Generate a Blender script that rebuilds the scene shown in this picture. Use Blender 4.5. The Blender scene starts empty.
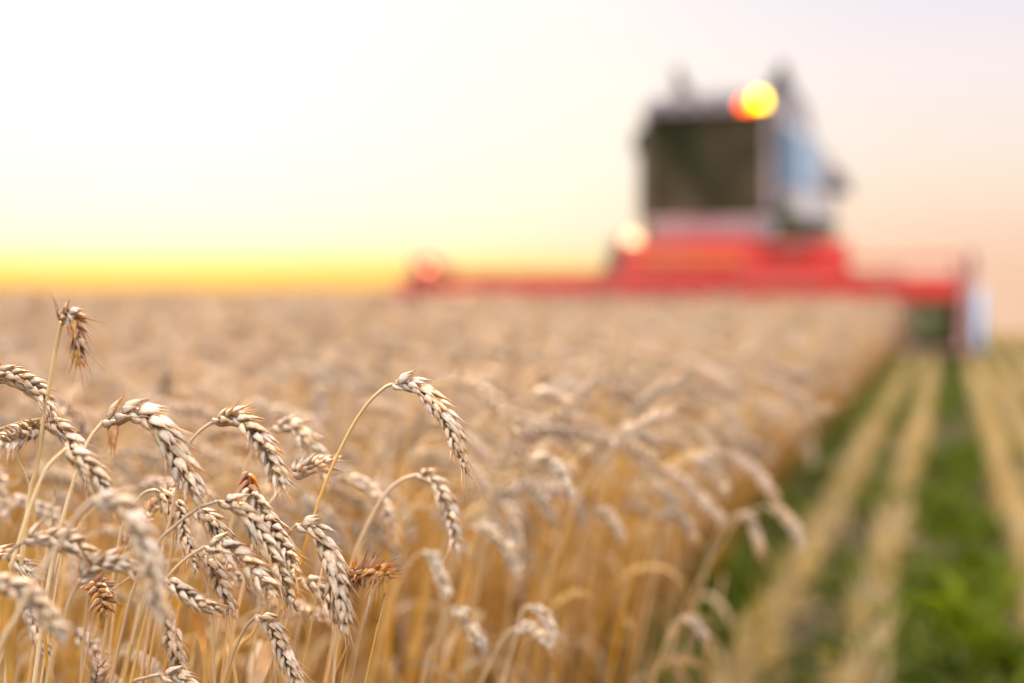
import bpy, bmesh, math, random
import numpy as np
from mathutils import Vector, Matrix, Euler, noise
random.seed(7); np.random.seed(7)
R = math.radians
S = bpy.context.scene
COL = S.collection

# ------------------------------------------------------------------ camera
EYE = 0.92
HORIZON = 288.0
FPX = 1024 * 50 / 36.0
PITCH = math.atan((341.5 - HORIZON) / FPX)
cam_d = bpy.data.cameras.new('camera')
cam = bpy.data.objects.new('camera', cam_d); COL.objects.link(cam)
cam.location = (0, 0, EYE)
cam.rotation_euler = (R(90) - PITCH, 0, 0)
cam_d.lens = 50; cam_d.sensor_width = 36
cam_d.clip_start = 0.05; cam_d.clip_end = 5000
cam_d.dof.use_dof = True
cam_d.dof.focus_distance = 1.07
cam_d.dof.aperture_fstop = 2.15
S.camera = cam

# ------------------------------------------------------------------ sky, sun, exposure
SUN_AZ = R(-15)          # to the left of the view direction (+Y)
SUN_EL = R(15)
SKY_UP = 5.2
world = bpy.data.worlds.new('World'); S.world = world
world.use_nodes = True
wt = world.node_tree; wt.nodes.clear()
def N(t, typ, **kw):
    n = t.nodes.new(typ)
    for k, v in kw.items(): setattr(n, k, v)
    return n
w_out = N(wt, 'ShaderNodeOutputWorld'); w_bg = N(wt, 'ShaderNodeBackground')
w_bg.inputs['Strength'].default_value = 0.10
sky = N(wt, 'ShaderNodeTexSky', sky_type='NISHITA', sun_disc=False)
sky.sun_elevation = SUN_EL; sky.sun_rotation = SUN_AZ
sky.air_density = 1.0; sky.dust_density = 2.0; sky.ozone_density = 1.0
geo = N(wt, 'ShaderNodeTexCoord')
sep = N(wt, 'ShaderNodeSeparateXYZ'); wt.links.new(geo.outputs['Generated'], sep.inputs[0])
zc = N(wt, 'ShaderNodeMath', operation='MAXIMUM'); zc.inputs[1].default_value = 0.004
wt.links.new(sep.outputs['Z'], zc.inputs[0])
comb = N(wt, 'ShaderNodeCombineXYZ')
wt.links.new(sep.outputs['X'], comb.inputs['X']); wt.links.new(sep.outputs['Y'], comb.inputs['Y']); wt.links.new(zc.outputs[0], comb.inputs['Z'])
wt.links.new(comb.outputs[0], sky.inputs['Vector'])
def ramp(t, stops):
    n = N(t, 'ShaderNodeValToRGB'); e = n.color_ramp.elements
    while len(e) < len(stops): e.new(0.5)
    for i, (p, c) in enumerate(stops):
        e[i].position = p; e[i].color = (*c, 1)
    return n
# glow of the sunset: colour by height above the horizon, on the sun's side and away from it
EXPOSURE = 0.9
def lin(r, g, b):
    f = lambda c: (c / 255 / 12.92 if c < 10 else ((c / 255 + .055) / 1.055) ** 2.4)
    return (f(r), f(g), f(b))
r_sun = ramp(wt, [(0.0, lin(255, 160, 62)), (.006, lin(255, 196, 74)), (.012, lin(255, 217, 96)), (.019, lin(255, 232, 158)), (.032, lin(255, 239, 210)), (.065, lin(255, 244, 228)), (.11, lin(255, 247, 236)), (.20, lin(255, 248, 242)), (1.0, lin(242, 237, 234))])
r_opp = ramp(wt, [(0.0, lin(253, 206, 178)), (.030, lin(254, 214, 188)), (.060, lin(255, 228, 208)), (.10, lin(255, 238, 228)), (.15, lin(255, 241, 241)), (.21, lin(242, 236, 249)), (.40, lin(240, 234, 240)), (1.0, lin(242, 236, 236))])
for r in (r_sun, r_opp): wt.links.new(zc.outputs[0], r.inputs[0])
dot = N(wt, 'ShaderNodeVectorMath', operation='DOT_PRODUCT')
dot.inputs[1].default_value = (math.sin(SUN_AZ), math.cos(SUN_AZ), 0)
wt.links.new(geo.outputs['Generated'], dot.inputs[0])
mr = N(wt, 'ShaderNodeMapRange', interpolation_type='SMOOTHSTEP')
mr.inputs['From Min'].default_value = math.cos(R(33)); mr.inputs['From Max'].default_value = math.cos(R(5))
wt.links.new(dot.outputs['Value'], mr.inputs['Value'])
mx = N(wt, 'ShaderNodeMix', data_type='RGBA')
wt.links.new(mr.outputs[0], mx.inputs['Factor']); wt.links.new(r_opp.outputs[0], mx.inputs['A']); wt.links.new(r_sun.outputs[0], mx.inputs['B'])
sc10 = N(wt, 'ShaderNodeVectorMath', operation='SCALE'); sc10.inputs['Scale'].default_value = 1
wt.links.new(mx.outputs['Result'], sc10.inputs[0])
# sky above the view is boosted as added fill light for the crop
up = N(wt, 'ShaderNodeMapRange', interpolation_type='SMOOTHSTEP')
up.inputs['From Min'].default_value = .21; up.inputs['From Max'].default_value = .60
up.inputs['To Min'].default_value = 9.4 / 2 ** EXPOSURE; up.inputs['To Max'].default_value = 9.4 / 2 ** EXPOSURE * SKY_UP
wt.links.new(zc.outputs[0], up.inputs['Value']); wt.links.new(up.outputs[0], sc10.inputs['Scale'])
mx2 = N(wt, 'ShaderNodeMix', data_type='RGBA'); mx2.inputs['Factor'].default_value = 0.95
wt.links.new(sky.outputs[0], mx2.inputs['A']); wt.links.new(sc10.outputs[0], mx2.inputs['B'])
wt.links.new(mx2.outputs['Result'], w_bg.inputs['Color']); wt.links.new(w_bg.outputs[0], w_out.inputs[0])

sun_d = bpy.data.lights.new('sun', 'SUN'); sun_d.energy = 5.0; sun_d.angle = R(0.8); sun_d.color = (1.0, .64, .28)
sun = bpy.data.objects.new('sun', sun_d); COL.objects.link(sun)
sdir = Vector((math.sin(SUN_AZ) * math.cos(SUN_EL), math.cos(SUN_AZ) * math.cos(SUN_EL), math.sin(SUN_EL)))
sun.rotation_euler = sdir.to_track_quat('Z', 'Y').to_euler(); sun.location = (-5, 18, 8)

S.view_settings.view_transform = 'Standard'; S.view_settings.look = 'None'
S.view_settings.exposure = EXPOSURE; S.view_settings.gamma = 1.0
S.render.engine = 'CYCLES'
S.cycles.use_denoising = True
S.cycles.max_bounces = 6; S.cycles.diffuse_bounces = 2; S.cycles.glossy_bounces = 2
S.cycles.transmission_bounces = 4; S.cycles.transparent_max_bounces = 4
S.cycles.caustics_reflective = False; S.cycles.caustics_refractive = False
S.cycles.sample_clamp_indirect = 6

# ------------------------------------------------------------------ helpers
CF = Vector((0, math.cos(PITCH), -math.sin(PITCH))); CU = Vector((0, math.sin(PITCH), math.cos(PITCH))); CR = Vector((1, 0, 0))
CE = Vector((0, 0, EYE))
def at(px, py, d):
    """a point of the photograph at depth d metres"""
    return CE + d * (CF + CR * ((px - 512) / FPX) + CU * ((341.5 - py) / FPX))
def ground_z(y):
    """level field with a gentle crest behind the harvester"""
    if y < 24: return 0.0
    t = y - 24
    return -0.004 * t * t if t < 10 else -0.4 - 0.08 * (t - 10)
def edge_x(y):
    """edge between the standing crop and the stubble"""
    return float(np.interp(y, [-3, 1.0, 3.3, 19, 60], [-.45, -.05, .30, 5.15, 17.8]))
def row_x(u, y): return u + 0.308 * y

def make_mesh(name, V, F, mat=None, attrs=None, smooth=True, mats=None, fmat=None):
    me = bpy.data.meshes.new(name)
    me.from_pydata([tuple(v) for v in V], [], [tuple(f) for f in F])
    if mats:
        for m in mats: me.materials.append(m)
        if fmat is not None: me.polygons.foreach_set('material_index', list(fmat))
    elif mat: me.materials.append(mat)
    if attrs:
        for k, arr in attrs.items():
            a = me.attributes.new(k, 'FLOAT', 'POINT'); a.data.foreach_set('value', np.asarray(arr, dtype=np.float32))
    if smooth: me.polygons.foreach_set('use_smooth', [True] * len(me.polygons))
    me.update()
    return me
def link(name, me, parent=None):
    o = bpy.data.objects.new(name, me); COL.objects.link(o)
    if parent: o.parent = parent
    return o
def empty(name, loc, rz=0):
    o = bpy.data.objects.new(name, None); COL.objects.link(o)
    o.location = loc; o.rotation_euler = (0, 0, rz); o.empty_display_size = .1
    return o
def tag(o, label=None, cat=None, group=None, kind=None):
    if label: o['label'] = label
    if cat: o['category'] = cat
    if group: o['group'] = group
    if kind: o['kind'] = kind
    return o

# ------------------------------------------------------------------ materials
def new_mat(name):
    m = bpy.data.materials.new(name); m.use_nodes = True
    m.node_tree.nodes.clear()
    return m, m.node_tree
def plant_mat(name, cols, transl=.3, attr=None, acol=None, rough=.6, nscale=90, rnd=.25, tcol=None, spec=.2):
    """diffuse + translucent plant tissue: noise between two colours, a change of colour along an attribute, a shift per object"""
    m, t = new_mat(name)
    out = N(t, 'ShaderNodeOutputMaterial')
    tc = N(t, 'ShaderNodeTexCoord')
    no = N(t, 'ShaderNodeTexNoise'); no.inputs['Scale'].default_value = nscale; no.inputs['Detail'].default_value = 3
    t.links.new(tc.outputs['Object'], no.inputs['Vector'])
    cr = ramp(t, [(.3, cols[0]), (.7, cols[1])]); t.links.new(no.outputs['Fac'], cr.inputs[0])
    col = cr.outputs[0]
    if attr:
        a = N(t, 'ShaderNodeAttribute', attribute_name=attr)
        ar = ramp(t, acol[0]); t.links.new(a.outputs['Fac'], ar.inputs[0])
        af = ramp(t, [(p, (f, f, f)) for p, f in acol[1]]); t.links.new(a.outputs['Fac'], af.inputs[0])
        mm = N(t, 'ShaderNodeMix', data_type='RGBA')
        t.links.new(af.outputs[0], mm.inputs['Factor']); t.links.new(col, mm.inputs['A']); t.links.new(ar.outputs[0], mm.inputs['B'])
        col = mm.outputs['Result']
    oi = N(t, 'ShaderNodeObjectInfo')
    hsv = N(t, 'ShaderNodeHueSaturation')
    mv = N(t, 'ShaderNodeMapRange'); mv.inputs['To Min'].default_value = 1 - rnd; mv.inputs['To Max'].default_value = 1 + rnd
    t.links.new(oi.outputs['Random'], mv.inputs['Value']); t.links.new(mv.outputs[0], hsv.inputs['Value'])
    mh = N(t, 'ShaderNodeMath', operation='MULTIPLY_ADD'); mh.inputs[1].default_value = 7.31; mh.inputs[2].default_value = 0
    fr = N(t, 'ShaderNodeMath', operation='FRACT')
    t.links.new(oi.outputs['Random'], mh.inputs[0]); t.links.new(mh.outputs[0], fr.inputs[0])
    ms = N(t, 'ShaderNodeMapRange'); ms.inputs['To Min'].default_value = .75; ms.inputs['To Max'].default_value = 1.2
    t.links.new(fr.outputs[0], ms.inputs['Value']); t.links.new(ms.outputs[0], hsv.inputs['Saturation'])
    t.links.new(col, hsv.inputs['Color']); col = hsv.outputs[0]
    p = N(t, 'ShaderNodeBsdfPrincipled'); p.inputs['Roughness'].default_value = rough
    p.inputs['Specular IOR Level'].default_value = spec
    t.links.new(col, p.inputs['Base Color'])
    tr = N(t, 'ShaderNodeBsdfTranslucent')
    tm = N(t, 'ShaderNodeMix', data_type='RGBA', blend_type='MULTIPLY'); tm.inputs['Factor'].default_value = 1
    tm.inputs['B'].default_value = (*(tcol or (1, .72, .36)), 1)
    t.links.new(col, tm.inputs['A']); t.links.new(tm.outputs['Result'], tr.inputs['Color'])
    mixs = N(t, 'ShaderNodeMixShader'); mixs.inputs[0].default_value = transl
    t.links.new(p.outputs[0], mixs.inputs[1]); t.links.new(tr.outputs[0], mixs.inputs[2])
    t.links.new(mixs.outputs[0], out.inputs[0])
    return m
def paint(name, col, rough=.4, metal=0, dirt=.25, nscale=6, spec=.5):
    m, t = new_mat(name)
    out = N(t, 'ShaderNodeOutputMaterial'); p = N(t, 'ShaderNodeBsdfPrincipled')
    tc = N(t, 'ShaderNodeTexCoord'); no = N(t, 'ShaderNodeTexNoise'); no.inputs['Scale'].default_value = nscale; no.inputs['Detail'].default_value = 5
    t.links.new(tc.outputs['Object'], no.inputs['Vector'])
    d = tuple(c * (1 - dirt) + dirt * e * .5 for c, e in zip(col, (.5, .4, .28)))
    cr = ramp(t, [(.35, col), (.75, d)]); t.links.new(no.outputs['Fac'], cr.inputs[0])
    t.links.new(cr.outputs[0], p.inputs['Base Color'])
    p.inputs['Roughness'].default_value = rough; p.inputs['Metallic'].default_value = metal; p.inputs['Specular IOR Level'].default_value = spec
    t.links.new(p.outputs[0], out.inputs[0])
    return m
def lamp_mat(name, col, strength):
    m, t = new_mat(name)
    out = N(t, 'ShaderNodeOutputMaterial'); e = N(t, 'ShaderNodeEmission')
    e.inputs[0].default_value = (*col, 1); e.inputs[1].default_value = strength
    t.links.new(e.outputs[0], out.inputs[0])
    return m

M = {}
M['husk'] = plant_mat('husk', ((.71, .60, .44), (.50, .39, .26)), .20, 'tip',  # brown base and tip; base darkened further to paint shade between husks
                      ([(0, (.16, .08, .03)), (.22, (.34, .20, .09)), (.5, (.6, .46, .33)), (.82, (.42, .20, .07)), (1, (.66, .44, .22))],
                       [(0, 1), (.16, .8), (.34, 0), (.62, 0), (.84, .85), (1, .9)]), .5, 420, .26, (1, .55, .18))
M['husk_orange'] = plant_mat('husk_orange', ((.56, .33, .14), (.38, .20, .075)), .35, None, None, .55, 260, .15, (1, .6, .2))
M['husk_amber'] = plant_mat('husk_amber', ((.66, .27, .05), (.50, .30, .14)), .45, None, None, .55, 260, .15, (1, .6, .2))
M['stem'] = plant_mat('stem', ((.68, .44, .15), (.58, .35, .09)), .16, 'along',  # straw colour by height; base darkened to paint in shade low in the crop
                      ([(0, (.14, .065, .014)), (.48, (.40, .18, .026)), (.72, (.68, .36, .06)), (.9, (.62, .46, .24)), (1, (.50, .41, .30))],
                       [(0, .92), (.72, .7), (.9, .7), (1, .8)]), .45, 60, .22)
M['stem_pale'] = plant_mat('stem_pale', ((.78, .66, .42), (.66, .52, .28)), .2, None, None, .45, 60, .08)
M['leaf'] = plant_mat('leaf', ((.46, .31, .13), (.28, .17, .07)), .18, None, None, .6, 40, .3)
M['stubble'] = plant_mat('stubble', ((.55, .39, .15), (.34, .22, .07)), .15, None, None, .6, 60, .25)
M['green'] = plant_mat('green', ((.030, .048, .002), (.13, .15, .004)), .3, None, None, .6, 30, .45, (.8, 1, .3), .06)

# ------------------------------------------------------------------ wheat geometry
def catmull(P, n):
    P = [Vector(p) for p in P]
    Q = [P[0] * 2 - P[1]] + P + [P[-1] * 2 - P[-2]]
    out = []
    for i in range(1, len(Q) - 2):
        p0, p1, p2, p3 = Q[i - 1:i + 3]
        for k in range(n):
            t = k / n
            out.append(.5 * ((2 * p1) + (p2 - p0) * t + (2 * p0 - 5 * p1 + 4 * p2 - p3) * t * t + (3 * p1 - p0 - 3 * p2 + p3) * t ** 3))
    out.append(P[-1])
    return out
def arclen(P):
    L = [0.0]
    for a, b in zip(P, P[1:]): L.append(L[-1] + (b - a).length)
    return L
def sample(P, L, s):
    s = max(0, min(L[-1], s))
    i = max(0, min(len(L) - 2, int(np.searchsorted(L, s) - 1)))
    f = (s - L[i]) / max(1e-9, L[i + 1] - L[i])
    return P[i].lerp(P[i + 1], f), (P[i + 1] - P[i]).normalized()
def tube(P, rad, sides=8, along0=0., along1=1.):
    """V, F, along attribute of a tube on polyline P; rad: number or function of 0..1"""
    V, F, A = [], [], []
    L = arclen(P); ref = Vector((.31, .95, .05)).normalized()
    n = len(P)
    for i, p in enumerate(P):
        t = (P[min(i + 1, n - 1)] - P[max(i - 1, 0)]).normalized()
        a = ref - t * ref.dot(t); a.normalize(); ref = a
        b = t.cross(a)
        f = L[i] / L[-1]; r = rad(f) if callable(rad) else rad
        for k in range(sides):
            th = 2 * math.pi * k / sides
            V.append(p + a * (math.cos(th) * r) + b * (math.sin(th) * r)); A.append(along0 + (along1 - along0) * f)
    for i in range(n - 1):
        for k in range(sides):
            k2 = (k + 1) % sides
            F.append((i * sides + k, i * sides + k2, (i + 1) * sides + k2, (i + 1) * sides + k))
    F.append(tuple(reversed(range(sides)))); F.append(tuple(range((n - 1) * sides, n * sides)))
    return V, F, A

PROF = [(0, .36), (.11, .80), (.24, 1.0), (.40, .96), (.56, .77), (.70, .56), (.82, .36), (.93, .16), (1.0, .03)]
PROF_LO = [(0, .4), (.3, 1.0), (.6, .80), (1.0, .05)]
def kernel_template(sides, prof):
    """one husk along +Z, length 1, half width 1 in X; keel on +Y (outer) side"""
    V, T = [], []
    for z, r in prof:
        for k in range(sides):
            th = 2 * math.pi * k / sides
            keel = 1 + .60 * max(0, math.sin(th)) ** 8
            V.append((r * math.cos(th), r * math.sin(th) * .62 * keel + .38 * math.sin(z * math.pi) - .25 * z + 1.1 * max(0, z - .72), z)); T.append(z)
    F = []
    n = len(prof)
    for i in range(n - 1):
        for k in range(sides):
            k2 = (k + 1) % sides
            F.append((i * sides + k, i * sides + k2, (i + 1) * sides + k2, (i + 1) * sides + k))
    F.append(tuple(reversed(range(sides)))); F.append(tuple(range((n - 1) * sides, n * sides)))
    return np.array(V), F, np.array(T)
KT_HI = kernel_template(12, PROF); KT_LO = kernel_template(6, PROF_LO)

def spikelet(base, axis, outer, wide, rng, size, hi=True, awn=0.0, nk=4):
    """V,F,tip of one spikelet: a fan of husks round its axis. outer: away from the rachis; wide: across"""
    V, F, T = [], [], []
    tv, tf, tt = KT_HI if hi else KT_LO
    if nk == 4: fan = [(-.36, 1.08, .88, .0010), (.36, 1.08, .88, .0010), (-.17, .85, 1.10, .0022), (.19, .9, 1.2, .0016)]
    elif nk == 3: fan = [(-.50, 1.05, .9, .001), (.50, 1.05, .9, .001), (.0, .9, 1.1, .002)]
    else: fan = [(-.34, 1.15, 1.0, .001), (.34, 1.15, 1.0, .001)]
    for ang, w, ln, off in fan:
        ang += rng.uniform(-.24, .24)
        L = .0132 * size * ln * rng.uniform(.84, 1.14); W = .00248 * size * w * rng.uniform(.8, 1.15)
        z = (axis * math.cos(ang) + wide * math.sin(ang)).normalized()
        y = (outer * math.cos(ang * .9) + wide * math.sin(ang * 1.3)); y = (y - z * y.dot(z)).normalized()
        x = y.cross(z)
        b0 = base + outer * (off * size) + wide * (math.sin(ang) * .0042 * size)
        M3 = np.array([[*(x * W)], [*(y * W)], [*(z * L)]])
        P = tv @ M3 + np.array(b0)
        n0 = len(V); V.extend(P.tolist()); T.extend(tt.tolist()); F.extend([tuple(i + n0 for i in f) for f in tf])
        la = awn * rng.uniform(.4, 1.2) if awn > 0 else .0036 * size * rng.uniform(.4, 1.7)
        if hi or awn > .008:
            tip = Vector(b0) + z * L * .93 - y * W * .1
            bend = (outer * rng.uniform(-.1, .35) + wide * rng.uniform(-.3, .3) + Vector((0, 0, -.15)))
            Pn = [tip, tip + z * la * .5 + bend * la * .12, tip + z * la + bend * la * .4]
            av, af, aa = tube(Pn, lambda f: .00042 * size * (1 - f * .8), 4)
            n0 = len(V); V.extend([tuple(v) for v in av]); T.extend([.93] * len(av)); F.extend([tuple(i + n0 for i in f) for f in af])
    return V, F, T

def ear_frames(P, roll, n_nodes, face=False):
    """node positions with tangent, side and cross vectors along an ear curve"""
    L = arclen(P); out = []
    t0 = (P[1] - P[0]).normalized()
    ref = t0.orthogonal().normalized()
    if face: ref = t0.cross(CF).normalized()      # show the two-rowed face towards the path
    ref = Matrix.Rotation(roll, 3, t0) @ ref
    for i in range(n_nodes):
        s = (i + .25) / n_nodes * L[-1] * .94
        p, t = sample(P, L, s)
        ref = (ref - t * ref.dot(t)).normalized()
        out.append((p, t, ref.copy(), t.cross(ref)))
    return out, L[-1]
def ear_spikelets(P, roll, rng, size=1.0, hi=True, n_nodes=None, spread=.36, awns=.3, nk=4, face=False):
    Lr = arclen(P)[-1]
    n = n_nodes or max(9, int(round(Lr / (.0043 * size))))
    fr, L = ear_frames(P, roll, n, face)
    out = []
    for i, (p, t, a, b) in enumerate(fr):
        sd = 1 if i % 2 else -1
        f = i / (n - 1)
        sz = size * (0.74 + .34 * math.sin(math.pi * min(1, .15 + f * .85)) ** .7) * (1 if f < .9 else .86)
        sp = spread * rng.uniform(.65, 1.45) * (1 if i < n - 1 else .1)
        axis = (t * math.cos(sp) + a * (sd * math.sin(sp))).normalized()
        outer = (a * sd * math.cos(sp) - t * math.sin(sp)).normalized()
        tw = rng.uniform(-.25, .25)
        wide = (b * math.cos(tw) + outer * math.sin(tw)).normalized()
        if hi and i > 2 and rng.random() < .02: continue
        aw = rng.uniform(.008, .022) if (rng.random() < awns * (.3 + 1.4 * f)) else 0
        if i >= n - 2: aw = rng.uniform(.010, .026) if awns > 0 else .006
        out.append(spikelet(p - a * (sd * .0007 * size), axis, outer, wide, rng, sz, hi, aw, nk))
    return out
def leaf_strip(P, width, twist, side):
    """a dry folded blade along polyline P, 2 x n faces"""
    V, F = [], []
    n = len(P)
    for i, p in enumerate(P):
        f = i / (n - 1)
        t = (P[min(i + 1, n - 1)] - P[max(i - 1, 0)]).normalized()
        a = (side - t * side.dot(t)).normalized(); a = Matrix.Rotation(twist * f, 3, t) @ a
        b = t.cross(a)
        w = width * (math.sin(math.pi * min(1, .18 + f * .82)) ** .8 + .04)
        V += [p - a * w + b * w * .35, p, p + a * w + b * w * .35]
    for i in range(n - 1):
        F += [(i * 3, i * 3 + 1, i * 3 + 4, i * 3 + 3), (i * 3 + 1, i * 3 + 2, i * 3 + 5, i * 3 + 4)]
    return V, F
def merge(parts):
    V, F, A = [], [], []
    for p in parts:
        n0 = len(V); V.extend(p[0]); F.extend([tuple(i + n0 for i in f) for f in p[1]])
        A.extend(p[2] if len(p) > 2 else [0] * len(p[0]))
    return V, F, A
def shifted(V, o): return [(v[0] - o[0], v[1] - o[1], v[2] - o[2]) for v in V]

#==SETTING==
# ------------------------------------------------------------------ ground
def build_ground():
    m, t = new_mat('soil')
    out = N(t, 'ShaderNodeOutputMaterial'); p = N(t, 'ShaderNodeBsdfPrincipled'); p.inputs['Roughness'].default_value = .9; p.inputs['Specular IOR Level'].default_value = .08
    tc = N(t, 'ShaderNodeTexCoord')
    n1 = N(t, 'ShaderNodeTexNoise'); n1.inputs['Scale'].default_value = 9; n1.inputs['Detail'].default_value = 8
    n2 = N(t, 'ShaderNodeTexNoise'); n2.inputs['Scale'].default_value = 1.3; n2.inputs['Detail'].default_value = 5
    for n in (n1, n2): t.links.new(tc.outputs['Object'], n.inputs['Vector'])
    c1 = ramp(t, [(.3, (.022, .014, .008)), (.55, (.050, .033, .018)), (.78, (.15, .095, .045))]); t.links.new(n1.outputs['Fac'], c1.inputs[0])
    c2 = ramp(t, [(.42, (0, 0, 0)), (.62, (.6, .6, .6))]); t.links.new(n2.outputs['Fac'], c2.inputs[0])
    mm = N(t, 'ShaderNodeMix', data_type='RGBA'); mm.inputs['B'].default_value = (.035, .045, .004, 1)
    t.links.new(c2.outputs[0], mm.inputs['Factor']); t.links.new(c1.outputs[0], mm.inputs['A'])
    t.links.new(mm.outputs['Result'], p.inputs['Base Color'])
    bp = N(t, 'ShaderNodeBump'); bp.inputs['Strength'].default_value = .6; bp.inputs['Distance'].default_value = .03
    t.links.new(n1.outputs['Fac'], bp.inputs['Height']); t.links.new(bp.outputs[0], p.inputs['Normal'])
    t.links.new(p.outputs[0], out.inputs[0])
    ys = [-30, -10, -4] + [i * .5 for i in range(-4, 70)] + [36, 40, 46, 55, 70, 100, 160, 260, 420, 700]
    xs = [-700, -300, -120, -50, -25] + [i * 1.0 for i in range(-15, 26)] + [40, 80, 160, 350, 700]
    V, F = [], []
    for y in ys:
        for x in xs:
            near = abs(x) < 26 and -4 < y < 36
            V.append((x, y, ground_z(y) + (.02 * noise.noise(Vector((x * .7, y * .7, 0))) if near else 0)))
    nx = len(xs)
    for j in range(len(ys) - 1):
        for i in range(nx - 1):
            a = j * nx + i; F.append((a, a + 1, a + nx + 1, a + nx))
    o = link('ground', make_mesh('ground', V, F, m)); tag(o, 'dark soil of the harvested field between the stubble rows', 'ground', kind='structure')
build_ground()

# ------------------------------------------------------------------ generic stalk variants (for the crop behind the sharp ears)
def stalk_variant(rng, height, th_neck, th_tip, ear_len, lean, lo=True, leafy=True):
    """curves in the local XZ plane, drooping to +X; returns stem, ear and leaf data"""
    pts = [Vector((0, 0, 0))]; th = lean * .3
    n = 40; ds = height / n * 1.03; bend = .84 + rng.uniform(-.03, .06)
    wob = rng.uniform(-.10, .10)
    for i in range(n):
        f = i / (n - 1)
        th = lean * (.3 + .7 * f) if f < bend else lean + (th_neck - lean) * ((f - bend) / (1 - bend)) ** 1.3
        pts.append(pts[-1] + Vector((math.sin(th) * math.cos(wob * f), math.sin(th) * math.sin(wob * f * 4), math.cos(th))) * ds)
    neck = pts[-1]; ear = [neck]; m = 14
    for i in range(m):
        th2 = th_neck + (th_tip - th_neck) * ((i + 1) / m) ** .8
        ear.append(ear[-1] + Vector((math.sin(th2), math.sin(wob) * .3, math.cos(th2))) * (ear_len / m))
    stem_pts = [pts[0], pts[6], pts[14], pts[22]] + pts[28:]
    st = tube(stem_pts, lambda f: .0019 - .0007 * f, 6)
    ea = merge(ear_spikelets(ear, rng.uniform(0, 3.1), rng, 1.12, False, 16, .42, .25, 3))
    lf = None
    if leafy:
        k = rng.choice([18, 22, 25]); p0 = pts[k]; az = rng.uniform(0, 6.28); d = Vector((math.cos(az), math.sin(az), 0))
        ll = rng.uniform(.10, .2); P = [p0]
        for i in range(8):
            e = 1.2 - i * .36
            P.append(P[-1] + (d * math.cos(e) + Vector((0, 0, 1)) * math.sin(e)) * (ll / 8))
        lf = leaf_strip(P, .0045, rng.uniform(-3, 3), Vector((-d.y, d.x, 0)))
    return st, ea, lf
vr = random.Random(11)
VAR = []
for i in range(14):
    h = [.80, .83, .79, .85, .77, .82, .76, .83, .80, .80, .72, .84, .78, .81][i]
    tn = R(vr.uniform(62, 118)); tt = tn + R(vr.uniform(30, 65))
    if i in (6, 12): tn, tt = R(30), R(60)
    VAR.append(stalk_variant(vr, h, tn, tt, vr.uniform(.075, .098), R(vr.uniform(4, 15)), True, i % 2 == 0))

# ------------------------------------------------------------------ geometry-node scatter: ONE object of kind stuff
def scatter_object(name, sources, pts, label, cat):
    """pts: list of (x,y,z, rx,ry,rz, scale, variant)"""
    coll = bpy.data.collections.new(name + '_sources')
    for i, me in enumerate(sources):
        coll.objects.link(bpy.data.objects.new(f'{name}_source_{chr(97 + i)}', me))
    me = bpy.data.meshes.new(name); A = np.array(pts, dtype=np.float32)
    me.vertices.add(len(A)); me.vertices.foreach_set('co', A[:, :3].ravel())
    a = me.attributes.new('rot', 'FLOAT_VECTOR', 'POINT'); a.data.foreach_set('vector', A[:, 3:6].ravel())
    a = me.attributes.new('scl', 'FLOAT', 'POINT'); a.data.foreach_set('value', A[:, 6].copy())
    a = me.attributes.new('vid', 'INT', 'POINT'); a.data.foreach_set('value', A[:, 7].astype(np.int32))
    o = link(name, me); tag(o, label, cat, kind='stuff')
    ng = bpy.data.node_groups.new(name + '_scatter', 'GeometryNodeTree')
    ng.interface.new_socket('Geometry', in_out='INPUT', socket_type='NodeSocketGeometry')
    ng.interface.new_socket('Geometry', in_out='OUTPUT', socket_type='NodeSocketGeometry')
    gi = N(ng, 'NodeGroupInput'); go = N(ng, 'NodeGroupOutput')
    ci = N(ng, 'GeometryNodeCollectionInfo'); ci.inputs['Collection'].default_value = coll
    ci.inputs['Separate Children'].default_value = True; ci.inputs['Reset Children'].default_value = True
    ip = N(ng, 'GeometryNodeInstanceOnPoints'); ip.inputs['Pick Instance'].default_value = True
    def na(nm, ty):
        n = N(ng, 'GeometryNodeInputNamedAttribute', data_type=ty); n.inputs['Name'].default_value = nm; return n.outputs['Attribute']
    e2r = N(ng, 'FunctionNodeEulerToRotation')
    ng.links.new(na('rot', 'FLOAT_VECTOR'), e2r.inputs[0]); ng.links.new(e2r.outputs[0], ip.inputs['Rotation'])
    ng.links.new(na('scl', 'FLOAT'), ip.inputs['Scale']); ng.links.new(na('vid', 'INT'), ip.inputs['Instance Index'])
    ng.links.new(gi.outputs[0], ip.inputs['Points']); ng.links.new(ci.outputs[0], ip.inputs['Instance'])
    ng.links.new(ip.outputs[0], go.inputs[0])
    md = o.modifiers.new('scatter', 'NODES'); md.node_group = ng
    return o

HEADER_C = Vector((2.2, 20.0, 0)); HEADER_RZ = R(-20)
def harvester_local(x, y):
    v = Vector((x, y, 0)) - HEADER_C
    return Matrix.Rotation(-HEADER_RZ, 3, 'Z') @ v
def crop_here(x, y, jit=0.0):
    if x > edge_x(y) + jit: return False
    l = harvester_local(x, y)
    if l.y > -.75 and -4.25 < l.x < 4.6: return False     # already cut by the header
    return True

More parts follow.
